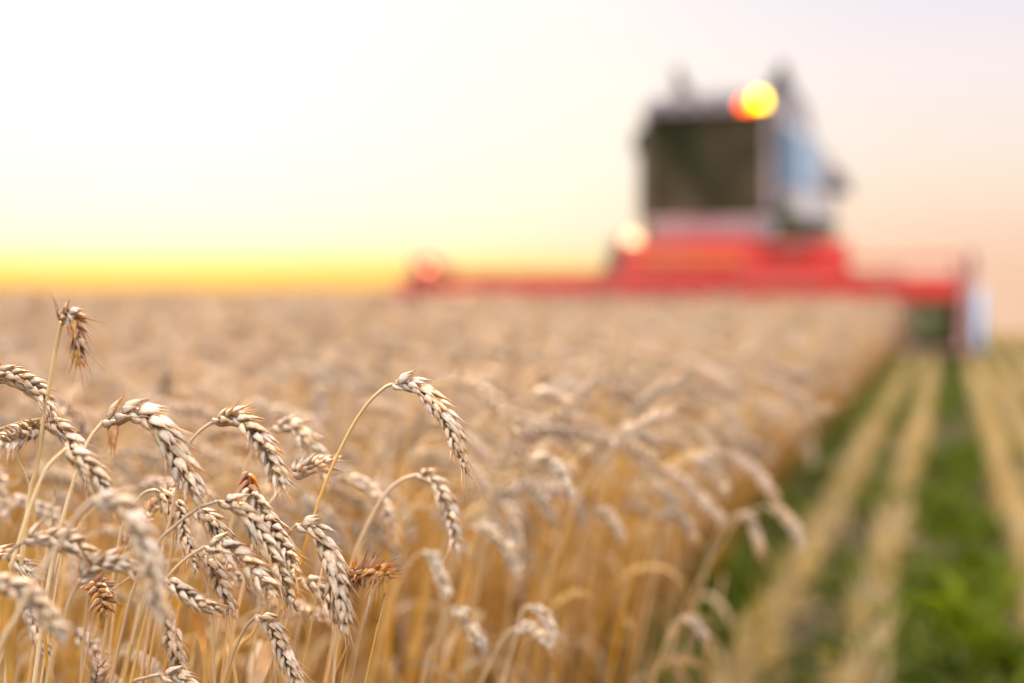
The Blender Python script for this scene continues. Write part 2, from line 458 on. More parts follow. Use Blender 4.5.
def whole(v, mats):
    st, ea, lf = v
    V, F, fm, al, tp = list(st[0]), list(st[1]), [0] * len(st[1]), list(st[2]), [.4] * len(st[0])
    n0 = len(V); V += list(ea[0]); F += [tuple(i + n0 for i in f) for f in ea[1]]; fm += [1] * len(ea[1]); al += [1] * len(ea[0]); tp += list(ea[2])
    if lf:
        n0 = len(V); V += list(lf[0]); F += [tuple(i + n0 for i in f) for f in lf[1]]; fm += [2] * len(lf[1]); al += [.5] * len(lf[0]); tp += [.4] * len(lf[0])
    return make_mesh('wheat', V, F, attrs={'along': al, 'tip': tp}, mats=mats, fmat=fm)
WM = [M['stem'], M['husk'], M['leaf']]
def build_crop():
    rg = random.Random(5); pts = []
    def add(y0, y1, dens, smin, smax):
        n = int(dens * (y1 - y0) * (.74 * (y0 + y1) / 2 + 2.2))
        for _ in range(n):
            y = rg.uniform(y0, y1); x = rg.uniform(-.37 * y - 1.2, .37 * y + 1.0)
            if not crop_here(x, y, rg.gauss(0, .04)): continue
            rz = rg.gauss(0, .95)
            sc = rg.uniform(smin, smax) * (1 + .08 * noise.noise(Vector((x * 1.1, y * .8, 2))))
            ry = rg.gauss(.02, .07)
            if edge_x(y) - x < .22 and y < 14: rz = rg.gauss(0, .45); ry = rg.gauss(.16, .10)
            pts.append((x, y, ground_z(y), rg.gauss(0, .07), ry, rz, sc, rg.randrange(14)))
    add(1.65, 2.4, 90, .86, .99); add(2.4, 4.5, 260, .88, 1.02); add(4.5, 9, 190, .86, 1.03)
    add(9, 15, 110, .88, 1.02); add(15, 22, 80, .84, .96); add(22, 40, 60, 1.02, 1.12); add(40, 60, 10, 1.0, 1.1)
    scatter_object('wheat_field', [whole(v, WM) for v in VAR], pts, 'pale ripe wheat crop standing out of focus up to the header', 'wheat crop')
    # undergrowth of bare and broken straws and dry leaves low in the crop
    src = []
    for i in range(6):
        r2 = random.Random(100 + i); parts = []
        for k in range(7):
            h = r2.uniform(.2, .5); x, y = r2.uniform(-.05, .05), r2.uniform(-.05, .05); lx, ly = r2.gauss(0, .12), r2.gauss(0, .12)
            P = [Vector((x, y, 0)), Vector((x + lx * h * .4, y + ly * h * .4, h * .5)), Vector((x + lx * h, y + ly * h, h))]
            parts.append(tube(P, .0016, 5, 0, .6))
        V, F, A = merge(parts); fm = [0] * len(F)
        for k in range(3):
            az = r2.uniform(0, 6.28); d = Vector((math.cos(az), math.sin(az), 0)); P = [Vector((r2.uniform(-.05, .05), r2.uniform(-.05, .05), r2.uniform(.15, .5)))]
            for j in range(7): P.append(P[-1] + (d * math.cos(1.3 - j * .45) + Vector((0, 0, math.sin(1.3 - j * .45)))) * .025)
            lv, lf = leaf_strip(P, .005, r2.uniform(-3, 3), Vector((-d.y, d.x, 0)))
            n0 = len(V); V += lv; F += [tuple(a + n0 for a in f) for f in lf]; fm += [1] * len(lf); A += [.3] * len(lv)
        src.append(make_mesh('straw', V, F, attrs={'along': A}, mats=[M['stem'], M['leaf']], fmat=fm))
    pts = []
    for y0, y1, dens in ((1.55, 2.2, 120), (2.2, 5, 110), (5, 10, 35), (10, 30, 10)):
        n = int(dens * (y1 - y0) * (.74 * (y0 + y1) / 2 + 1.6))
        for _ in range(n):
            y = rg.uniform(y0, y1); x = rg.uniform(-.37 * y - .8, .37 * y + .8)
            if y < 2.2 and x > -.1: continue
            if crop_here(x, y, rg.gauss(-.02, .05)):
                pts.append((x, y, ground_z(y), 0, 0, rg.uniform(0, 6.28), rg.uniform(.7, 1.15), rg.randrange(6)))
    scatter_object('straw_undergrowth', src, pts, 'golden bare straws and dry leaves low inside the standing crop', 'straw')
build_crop()

def build_stubble():
    rg = random.Random(9); src = []
    for i in range(6):
        r2 = random.Random(40 + i); parts = []
        for k in range(7):
            h = r2.uniform(.06, .15); x, y = r2.gauss(0, .018), r2.gauss(0, .03); lx, ly = r2.gauss(0, .25), r2.gauss(0, .25)
            parts.append(tube([Vector((x, y, -.01)), Vector((x + lx * h, y + ly * h, h))], .0019, 5))
        for k in range(4):      # cut straw lying in the row
            x, y, a = r2.gauss(0, .022), r2.gauss(0, .04), r2.uniform(0, 3.14); l = r2.uniform(.03, .09); d = Vector((math.cos(a), math.sin(a), 0))
            parts.append(tube([Vector((x, y, r2.uniform(.005, .04))) - d * l, Vector((x, y, r2.uniform(.005, .06))) + d * l], .0018, 5))
        V, F, A = merge(parts); src.append(make_mesh('stubble', V, F, M['stubble']))
    pts = []
    rows = [-.45, -.19, .26, .47] + [.72 + .25 * k for k in range(40)]
    for u in rows:
        y = 2.2
        while y < 31:
            y += rg.uniform(.026, .055) * (1 + y * .07)
            x = row_x(u, y) + rg.gauss(0, .016) + .02 * noise.noise(Vector((u * 5, y * .8, 3)))
            if x > .37 * y + 1.5 or x < edge_x(y) + .1: continue
            pts.append((x, y, ground_z(y), 0, 0, rg.uniform(0, 6.28), rg.uniform(.75, 1.2), rg.randrange(6)))
    for k in range(5000):       # where the header has passed behind, stubble too
        x, y = rg.uniform(-4, 9), rg.uniform(20, 31); l = harvester_local(x, y)
        if l.y > 0 and -4 < l.x < 4: pts.append((x, y, ground_z(y), 0, 0, rg.uniform(0, 6.28), 1, rg.randrange(6)))
    scatter_object('stubble', src, pts, 'straw coloured stubble in rows running towards the harvester', 'stubble')
    # green weeds and grass between the rows
    gs = []
    for i in range(6):
        r2 = random.Random(70 + i); V, F = [], []
        for k in range(11):
            az = r2.uniform(0, 6.28); d = Vector((math.cos(az), math.sin(az), 0)); P = [Vector((r2.gauss(0, .02), r2.gauss(0, .02), -.005))]
            l = r2.uniform(.05, .15); e0 = r2.uniform(.7, 1.5); dr = r2.uniform(.1, .38)
            for j in range(6): P.append(P[-1] + (d * math.cos(e0 - j * dr) + Vector((0, 0, math.sin(e0 - j * dr)))) * (l / 6))
            lv, lf = leaf_strip(P, r2.uniform(.0025, .006), r2.uniform(-1.5, 1.5), Vector((-d.y, d.x, 0)))
            n0 = len(V); V += lv; F += [tuple(a + n0 for a in f) for f in lf]
        gs.append(make_mesh('weeds', V, F, M['green']))
    pts = []
    for k in range(70000):
        y = 2.2 + 26 * rg.random() ** 1.7; x = rg.uniform(edge_x(y) - .15, .37 * y + 1.3)
        u = x - .308 * y
        nz = noise.noise(Vector((x * 2.6, y * 1.3, 0))) + .8 * noise.noise(Vector((x * 8, y * 5, 9)))
        if -.13 < u < .20: pr = .17 + nz * 1.5
        elif min(abs(u - q) for q in rows) < .055: pr = .06
        else: pr = .08 + nz * 1.0
        if u < -.5: pr = .30 + nz * 1.0
        if y > 12: pr *= .7
        if rg.random() > pr * .5: continue
        pts.append((x, y, ground_z(y), 0, 0, rg.uniform(0, 6.28), rg.uniform(.4, 1.1) * (1 + max(0, nz) * .6), rg.randrange(6)))
    for k in range(26):       # rank tufts beside the near rows
        y = rg.uniform(3.1, 4.6); x = .34 * y + rg.gauss(0, .12)
        pts.append((x, y, 0, 0, 0, rg.uniform(0, 6.28), rg.uniform(1.5, 2.4), rg.randrange(6)))
    scatter_object('weeds', gs, pts, 'green grass and weeds growing between the stubble rows', 'grass')
build_stubble()

#==HARVESTER==
exec_harvester = True
# ------------------------------------------------------------------ combine harvester
M['red'] = paint('red_paint', (.58, .028, .020), .5, 0, .5, 2.2, .3)
M['dark_red'] = paint('dark_red_paint', (.24, .020, .014), .5, 0, .3, 3, .3)
M['shaded_red'] = paint('shaded_red_paint', (.12, .02, .012), .5)  # header red darkened to paint in the shade at its right end
M['white'] = paint('white_paint', (.50, .49, .52), .35)
M['dark_grey'] = paint('dark_grey_paint', (.11, .09, .10), .4)
M['grey'] = paint('grey_paint', (.40, .38, .40), .4)
M['blue'] = paint('pale_blue_paint', (.17, .33, .50), .4)
M['dark'] = paint('dark_metal', (.03, .03, .03), .5)
M['olive'] = paint('olive_paint', (.07, .085, .02), .5)
M['rubber'] = paint('rubber', (.02, .02, .02), .8)
M['glass'] = paint('tinted_glass', (.016, .024, .010), .08, 0, .35, 1.3)
M['yellow'] = paint('yellow_paint', (.55, .16, .03), .4)
M['steel'] = paint('steel', (.45, .43, .4), .35, .8)

class MB:
    def __init__(s): s.bm = bmesh.new()
    def box(s, x0, x1, y0, y1, z0, z1, bevel=0.0):
        r = bmesh.ops.create_cube(s.bm, size=1); v = r['verts']
        for q in v: q.co = Vector(((x0 + x1) / 2 + q.co.x * (x1 - x0), (y0 + y1) / 2 + q.co.y * (y1 - y0), (z0 + z1) / 2 + q.co.z * (z1 - z0)))
        if bevel: bmesh.ops.bevel(s.bm, geom=list({e for q in v for e in q.link_edges}), offset=bevel, segments=2, affect='EDGES', profile=.5)
        return s
    def hexa(s, lo, hi, bevel=0.0):
        """lo, hi: four corners each, counter-clockwise from above"""
        v = [s.bm.verts.new(p) for p in lo] + [s.bm.verts.new(p) for p in hi]
        for f in ((3, 2, 1, 0), (4, 5, 6, 7), (0, 1, 5, 4), (1, 2, 6, 5), (2, 3, 7, 6), (3, 0, 4, 7)): s.bm.faces.new([v[i] for i in f])
        if bevel: bmesh.ops.bevel(s.bm, geom=list({e for q in v for e in q.link_edges}), offset=bevel, segments=2, affect='EDGES', profile=.5)
        return s
    def prism(s, poly, x0, x1, bevel=0.0):
        """poly in (y,z), extruded along x"""
        a = [s.bm.verts.new((x0, y, z)) for y, z in poly]; b = [s.bm.verts.new((x1, y, z)) for y, z in poly]
        n = len(poly); s.bm.faces.new(a); s.bm.faces.new(list(reversed(b)))
        for i in range(n): s.bm.faces.new([a[i], b[i], b[(i + 1) % n], a[(i + 1) % n]])
        if bevel: bmesh.ops.bevel(s.bm, geom=list({e for q in a + b for e in q.link_edges}), offset=bevel, segments=2, affect='EDGES', profile=.5)
        return s
    def tube(s, P, r, sides=10):
        V, F, _ = tube([Vector(p) for p in P], r, sides)
        v = [s.bm.verts.new(q) for q in V]
        for f in F: s.bm.faces.new([v[i] for i in f])
        return s
    def ring(s, c, axis, prof, seg=32):
        """lathe round x axis through c; prof (x offset, radius)"""
        rows = []
        for x, r in prof: rows.append([s.bm.verts.new((c[0] + x, c[1] + r * math.cos(2 * math.pi * k / seg), c[2] + r * math.sin(2 * math.pi * k / seg))) for k in range(seg)])
        n = len(rows)
        for i in range(n - 1):
            for k in range(seg): s.bm.faces.new([rows[i][k], rows[i][(k + 1) % seg], rows[i + 1][(k + 1) % seg], rows[i + 1][k]])
        s.bm.faces.new(list(reversed(rows[0]))); s.bm.faces.new(rows[-1])
        return s
    def dome(s, c, r, h, sides=16):
        rows = []
        for a in (0, .35, .7, 1.05, 1.35): rows.append([s.bm.verts.new((c[0] + r * math.cos(a) ** .6 * math.cos(2 * math.pi * k / sides), c[1] + r * math.cos(a) ** .6 * math.sin(2 * math.pi * k / sides), c[2] + h * math.sin(a))) for k in range(sides)])
        for i in range(len(rows) - 1):
            for k in range(sides): s.bm.faces.new([rows[i][k], rows[i][(k + 1) % sides], rows[i + 1][(k + 1) % sides], rows[i + 1][k]])
        s.bm.faces.new(list(reversed(rows[0]))); s.bm.faces.new(rows[-1])
        return s
    def build(s, name, mat, parent, smooth=False, label=None):
        bmesh.ops.recalc_face_normals(s.bm, faces=s.bm.faces[:])
        me = bpy.data.meshes.new(name); s.bm.to_mesh(me); s.bm.free(); me.materials.append(mat)
        if smooth: me.polygons.foreach_set('use_smooth', [True] * len(me.polygons))
        o = link(name, me, parent)
        if label: o['label'] = label
        return o

def build_harvester():
    root = empty('combine_harvester', HEADER_C, HEADER_RZ)
    tag(root, 'combine harvester with wide red header, dark cab and pale body, cutting the standing wheat', 'combine harvester')
    W = 4.0
    # ---- header (part) : back wall and floor
    hd = MB().prism([(.50, .30), (.62, .30), (.62, .975), (.50, .975)], -W, W).build('header', M['red'], root)
    MB().prism([(-.75, .12), (.498, .22), (.498, .29), (-.75, .16)], -W + .06, W - .06).build('header_floor', M['shaded_red'], hd)
    MB().box(-W - .02, W + .02, .46, .66, .98, 1.09, .03).build('top_beam', M['red'], hd)
    for s in (-1, 1):
        MB().prism([(.66, .12), (.66, 1.16), (.1, 1.10), (-.7, .66), (-1.55, .14), (-1.5, .08)], s * W - .05, s * W + .05, .02).build('end_divider', M['shaded_red'] if s > 0 else M['red'], hd, label='end divider, its red darkened as in shade' if s > 0 else None)
        MB().tube([(s * (W - .12), .55, 1.12), (s * (W - .12), .1, 1.22), (s * (W - .12), -.30, .80)], .05, 8).build('reel_arm', M['dark_red'], hd)
        MB().tube([(s * (W + .05), .35, 1.05), (s * (W + .03), .3, 1.40)], .045, 8).build('marker_post', M['dark_red'], hd)
    MB().tube([(-W, .25, .52), (W, .25, .52)], .17, 16).build('auger_tube', M['dark_red'], hd, True)
    fb = bmesh.new(); mb = MB(); 
    for s in (-1, 1):                                          # auger flights, wound towards the middle
        prev = None
        for k in range(241):
            x = s * (W - .05 - k / 240 * (W - .7)); a = s * k / 240 * 2 * math.pi * 6
            p = [mb.bm.verts.new((x, .25 + r * math.cos(a), .52 + r * math.sin(a))) for r in (.16, .29)]
            if prev: mb.bm.faces.new([prev[0], prev[1], p[1], p[0]])
            prev = p
    mb.build('auger_flight', M['shaded_red'], hd)
    rc = (-.32, .80)
    MB().tube([(-W + .1, rc[0], rc[1]), (W - .8, rc[0], rc[1])], .07, 12).build('reel_tube', M['dark_red'], hd, True)
    for k in range(6):
        a = k / 6 * 2 * math.pi + .35; y, z = rc[0] + .47 * math.cos(a), rc[1] + .33 * math.sin(a)
        m = MB().tube([(-W + .12, y, z), (W - .8, y, z)], .026, 6)
        for j in range(48):
            x = -W + .2 + j * (2 * W - 1.1) / 47
            m.tube([(x, y, z), (x, y + .04, z - .2)], .006, 4)
        m.build('reel_bat', M['dark_red'] if k % 2 else M['red'], hd)
    for x in (-W + .14, -2.55, -.9, .9, 2.55, W - .82):
        m = MB()
        for k in range(6):
            a = k / 6 * 2 * math.pi + .35
            m.tube([(x, rc[0], rc[1]), (x, rc[0] + .47 * math.cos(a), rc[1] + .33 * math.sin(a))], .03, 6)
        m.build('reel_spider', M['dark_red'], hd)
    m = MB().box(-W, W, -.80, -.74, .10, .14)
    for j in range(105):
        x = -W + .04 + j * (2 * W - .08) / 104
        m.hexa([(x - .015, -.92, .11), (x + .015, -.92, .11), (x + .02, -.8, .10), (x - .02, -.8, .10)], [(x - .006, -.92, .13), (x + .006, -.92, .13), (x + .02, -.8, .14), (x - .02, -.8, .14)])
    m.build('cutter_bar', M['steel'], hd)
    MB().prism([(.55, .08), (.60, .80), (.2, .90), (-.35, .80), (-.9, .35), (-1.0, .10)], W + .12, W + .21, .04).build('end_shield', M['blue'], hd, True, 'pale blue and white rounded end shield')
    MB().prism([(.64, .3), (.66, .86), (.2, .95), (-.1, .90), (-.15, .45)], W + .19, W + .23, .015).build('shield_stripe', M['white'], hd, True)
    MB().box(W - .72, W - .2, -.58, .10, .22, .78, .06).build('reel_drive_shade_box', M['olive'], hd)  # reel drive box, added dark to deepen the shade at this end
    MB().box(W - .85, W - .08, .40, .495, .32, 1.0, .02).build('end_shade_box', M['olive'], hd)  # dark box added to stand for shade on the right of the back wall
    MB().hexa([(1.2, -.66, .74), (W - .07, -.66, .77), (W - .07, -.60, .77), (1.2, -.60, .74)], [(1.2, -.66, .98), (W - .07, -.66, 1.0), (W - .07, -.60, 1.0), (1.2, -.60, .98)], .01).build('reel_guard', M['red'], hd)
    MB().tube([(2.3, .6, 1.06), (2.4, .58, 1.32), (W - .1, .5, 1.32)], .03, 8).build('hose_rail', M['red'], hd)
    MB().tube([(-W + .05, .5, 1.12), (-W + .1, .45, 1.38), (-W + .55, .45, 1.12)], .07, 8).build('corner_guard', M['dark_red'], hd)
    MB().box(-.9, 2.38, .67, .98, 1.00, 1.58, .05).build('centre_frame', M['red'], hd)
    MB().box(-.6, .9, .62, .675, 1.26, 1.40, .02).build('hose_bank', M['yellow'], hd)
    MB().box(1.2, 1.95, .62, .675, 1.36, 1.55, .02).build('gearbox_cover', M['dark_red'], hd)
    lm = MB(); lm.tube([(-W + .18, .34, 1.20), (-W + .18, .34, 1.26)], .05, 12); lm.build('side_lamp', lamp_mat('side_lamp_glow', (1, .26, .16), 5), hd)
    # ---- feeder house
    MB().hexa([(-.75, .6, .35), (.75, .6, .35), (.75, 2.6, 1.0), (-.75, 2.6, 1.0)], [(-.75, .6, 1.05), (.75, .6, 1.05), (.75, 2.6, 1.75), (-.75, 2.6, 1.75)], .04).build('feeder_house', M['red'], root)
    # ---- cab
    cab = MB().hexa([(-.86, 2.35, 1.70), (1.0, 2.35, 1.70), (1.0, 2.98, 1.70), (-.86, 2.98, 1.70)], [(-.88, 2.20, 2.00), (1.02, 2.20, 2.00), (1.02, 2.98, 2.00), (-.88, 2.98, 2.00)], .04).build('cab', M['white'], root)
    MB().hexa([(-.86, 2.24, 2.01), (1.0, 2.24, 2.01), (1.0, 2.94, 2.01), (-.86, 2.94, 2.01)], [(-.86, 2.10, 3.58), (1.0, 2.10, 3.58), (1.0, 2.94, 3.58), (-.86, 2.94, 3.58)], .03).build('window', M['glass'], cab)
    for s, e in ((-1, -.88), (1, 1.02)):
        MB().hexa([(e - .045, 2.20, 2.1), (e + .045, 2.20, 2.1), (e + .045, 2.32, 2.1), (e - .045, 2.32, 2.1)], [(e - .045, 2.06, 3.6), (e + .045, 2.06, 3.6), (e + .045, 2.2, 3.6), (e - .045, 2.2, 3.6)]).build('pillar', M['grey'] if s > 0 else M['olive'], cab)
        MB().box(e - .04, e + .04, 2.88, 2.975, 2.1, 3.6).build('pillar', M['dark'], cab)
        MB().tube([(e, 2.2, 3.3), (e + s * .10, 2.0, 3.40), (e + s * .12, 2.0, 3.3)], .02, 6).build('mirror_arm', M['dark'], cab)
        MB().box(e + s * .12 - .06, e + s * .12 + .06, 1.93, 1.98, 3.0, 3.32, .02).build('mirror', M['dark'], cab)
    MB().hexa([(-.98, 1.95, 3.60), (1.12, 1.95, 3.60), (1.12, 3.05, 3.60), (-.98, 3.05, 3.60)], [(-.80, 2.15, 3.90), (.96, 2.15, 3.90), (.96, 3.05, 3.94), (-.80, 3.05, 3.94)], .05).build('cab_roof', M['dark_grey'], cab)
    for x in (-.6, -.25, .1, .45): MB().box(x - .09, x + .09, 1.985, 2.05, 3.68, 3.78, .02).build('work_light', M['glass'], cab)
    MB().box(-.08, .08, 2.02, 2.2, 2.1, 2.18).build('wiper_motor', M['dark'], cab)
    MB().tube([(.0, 2.16, 2.22), (.42, 2.11, 2.95)], .012, 5).build('wiper', M['dark'], cab)
    MB().dome((.90, 2.00, 3.66), .115, .21).build('beacon', lamp_mat('beacon_glow', (1, .50, .0), 7.5), cab, True, 'lit yellow beacon')
    MB().dome((.70, 2.02, 3.62), .115, .17).build('beacon', lamp_mat('amber_glow', (1, .10, .01), 4), cab, True, 'lit red lamp beside the yellow beacon')
    MB().box(-1.24, -.9, 2.18, 2.28, 1.58, 1.62).build('lamp_bracket', M['dark'], cab)
    MB().dome((-1.12, 2.2, 1.60), .13, .2).build('headlight', lamp_mat('headlight_glow', (1, .60, .30), 2.2), cab, True)
    # ---- body
    bd = MB().prism([(3.0, 2.0), (3.0, 3.57), (5.6, 3.50), (8.2, 3.08), (8.5, 2.8), (8.4, 1.9), (8.1, 1.5), (6.8, 1.4), (6.4, 2.0)], -1.25, 1.25, .05).build('body', M['white'], root)
    MB().prism([(3.05, 1.2), (3.05, 1.99), (6.4, 1.99), (6.78, 1.4), (5, 1.1)], -1.2, 1.2).build('chassis', M['olive'], bd)
    MB().box(1.25, 1.29, 3.2, 5.4, 2.55, 3.40, .015).build('side_panel', M['blue'], bd, label='pale blue side panel')
    MB().box(1.25, 1.29, 5.5, 8.1, 2.10, 3.0, .015).build('side_panel', M['white'], bd)
    MB().box(1.06, 1.24, 2.96, 2.998, 2.5, 3.4).build('front_panel', M['blue'], bd)
    MB().hexa([(1.26, 3.1, 1.95), (1.75, 3.1, 1.95), (1.75, 5.0, 1.95), (1.26, 5.0, 1.95)], [(1.26, 3.1, 2.0), (1.75, 3.1, 2.0), (1.75, 5.0, 2.0), (1.26, 5.0, 2.0)]).build('platform', M['dark'], bd)
    MB().hexa([(1.25, 6.6, 2.72), (1.58, 6.9, 2.72), (1.58, 8.4, 2.72), (1.25, 8.45, 2.72)], [(1.25, 6.6, 3.16), (1.50, 6.9, 3.10), (1.50, 8.4, 3.0), (1.25, 8.45, 3.05)], .03).build('engine_hood', M['dark_grey'], bd)
    MB().box(1.252, 1.30, 3.05, 8.0, 1.62, 2.09, .01).build('side_skirt', M['olive'], bd)
    MB().box(-1.24, -.93, 2.96, 2.997, 2.02, 3.52).build('front_panel', M['dark_grey'], bd)
    MB().box(1.03, 1.248, 2.96, 2.997, 1.7, 2.3).build('front_skirt', M['olive'], bd)
    # ---- grain tank, narrowing to its open top, with raised corner flaps
    gt = MB().hexa([(-1.0, 3.5, 3.50), (1.18, 3.5, 3.50), (1.18, 6.6, 3.36), (-1.0, 6.6, 3.36)], [(-.80, 3.7, 4.16), (1.0, 3.7, 4.16), (1.0, 6.2, 4.16), (-.80, 6.2, 4.16)], .04).build('grain_tank', M['dark_grey'], root)
    for s in (-1, 1):
        a = .98 if s > 0 else -.78
        MB().hexa([(a - .04, 3.72, 4.10), (a + .04, 3.72, 4.10), (a + .04, 6.2, 4.10), (a - .04, 6.2, 4.10)], [(a - .03, 3.72, 4.58), (a + .03, 3.72, 4.58), (a + .03, 4.3, 4.34), (a - .03, 4.3, 4.34)]).build('tank_flap', M['dark'], gt)
        b = a - s * .30
        MB().hexa([(min(a, b), 3.66, 4.10), (max(a, b), 3.66, 4.10), (max(a, b), 3.71, 4.10), (min(a, b), 3.71, 4.10)], [(a - .05, 3.66, 4.55), (a + .05, 3.66, 4.55), (a + .05, 3.71, 4.55), (a - .05, 3.71, 4.55)]).build('tank_gusset', M['dark'], gt)
    # ---- unloading auger folded along the side
    MB().tube([(1.0, 5.6, 3.45), (1.12, 5.8, 3.48), (1.12, 8.3, 3.18), (1.12, 8.6, 3.02)], .14, 14).build('unloading_auger', M['grey'], root, True)
    # ---- ladder
    ld = MB()
    for y in (3.1, 3.6): ld.tube([(1.1, y, 1.9), (1.6, y, .6)], .025, 6)
    for k in range(5): f = k / 5 + .1; ld.tube([(1.1 + .5 * f, 3.1, 1.9 - 1.3 * f), (1.1 + .5 * f, 3.6, 1.9 - 1.3 * f)], .02, 6)
    ld.build('ladder', M['dark'], root)
    # ---- wheels
    for s in (-1, 1):
        for (y, r, w, x) in ((3.4, .88, .32, 1.42), (7.6, .62, .22, 1.2)):
            c = (s * x, y, r + ground_z(20 + y * .94) * .9)
            ty = MB().ring(c, 'x', [(-w, r * .58), (-w, r * .86), (-w * .7, r * .985), (w * .7, r * .985), (w, r * .86), (w, r * .58)])
            for k in range(22):
                a = 2 * math.pi * k / 22; ca, sa = math.cos(a), math.sin(a); n = Vector((0, ca, sa)); t_ = Vector((0, -sa, ca)); C = Vector(c)
                for q in (-1, 1):
                    o1 = C + Vector((q * w * .06, 0, 0)) + t_ * (.04 * q); o2 = C + Vector((q * w * .9, 0, 0)) + t_ * (.13)
                    lo = [o1 - t_ * .03 + n * r * .97, o1 + t_ * .03 + n * r * .97, o2 + t_ * .03 + n * r * .93, o2 - t_ * .03 + n * r * .93]
                    ty.hexa(lo, [v + n * .05 for v in lo])
            wh = ty.build('wheel', M['rubber'], root)
            MB().ring(c, 'x', [(-w * .5, r * .57), (-w * .45, r * .2), (w * .45, r * .2), (w * .5, r * .57)]).build('rim', M['red'], wh)
build_harvester()

#==STALKS==
GROUP = 'wheat stalks at the edge of the uncut crop'
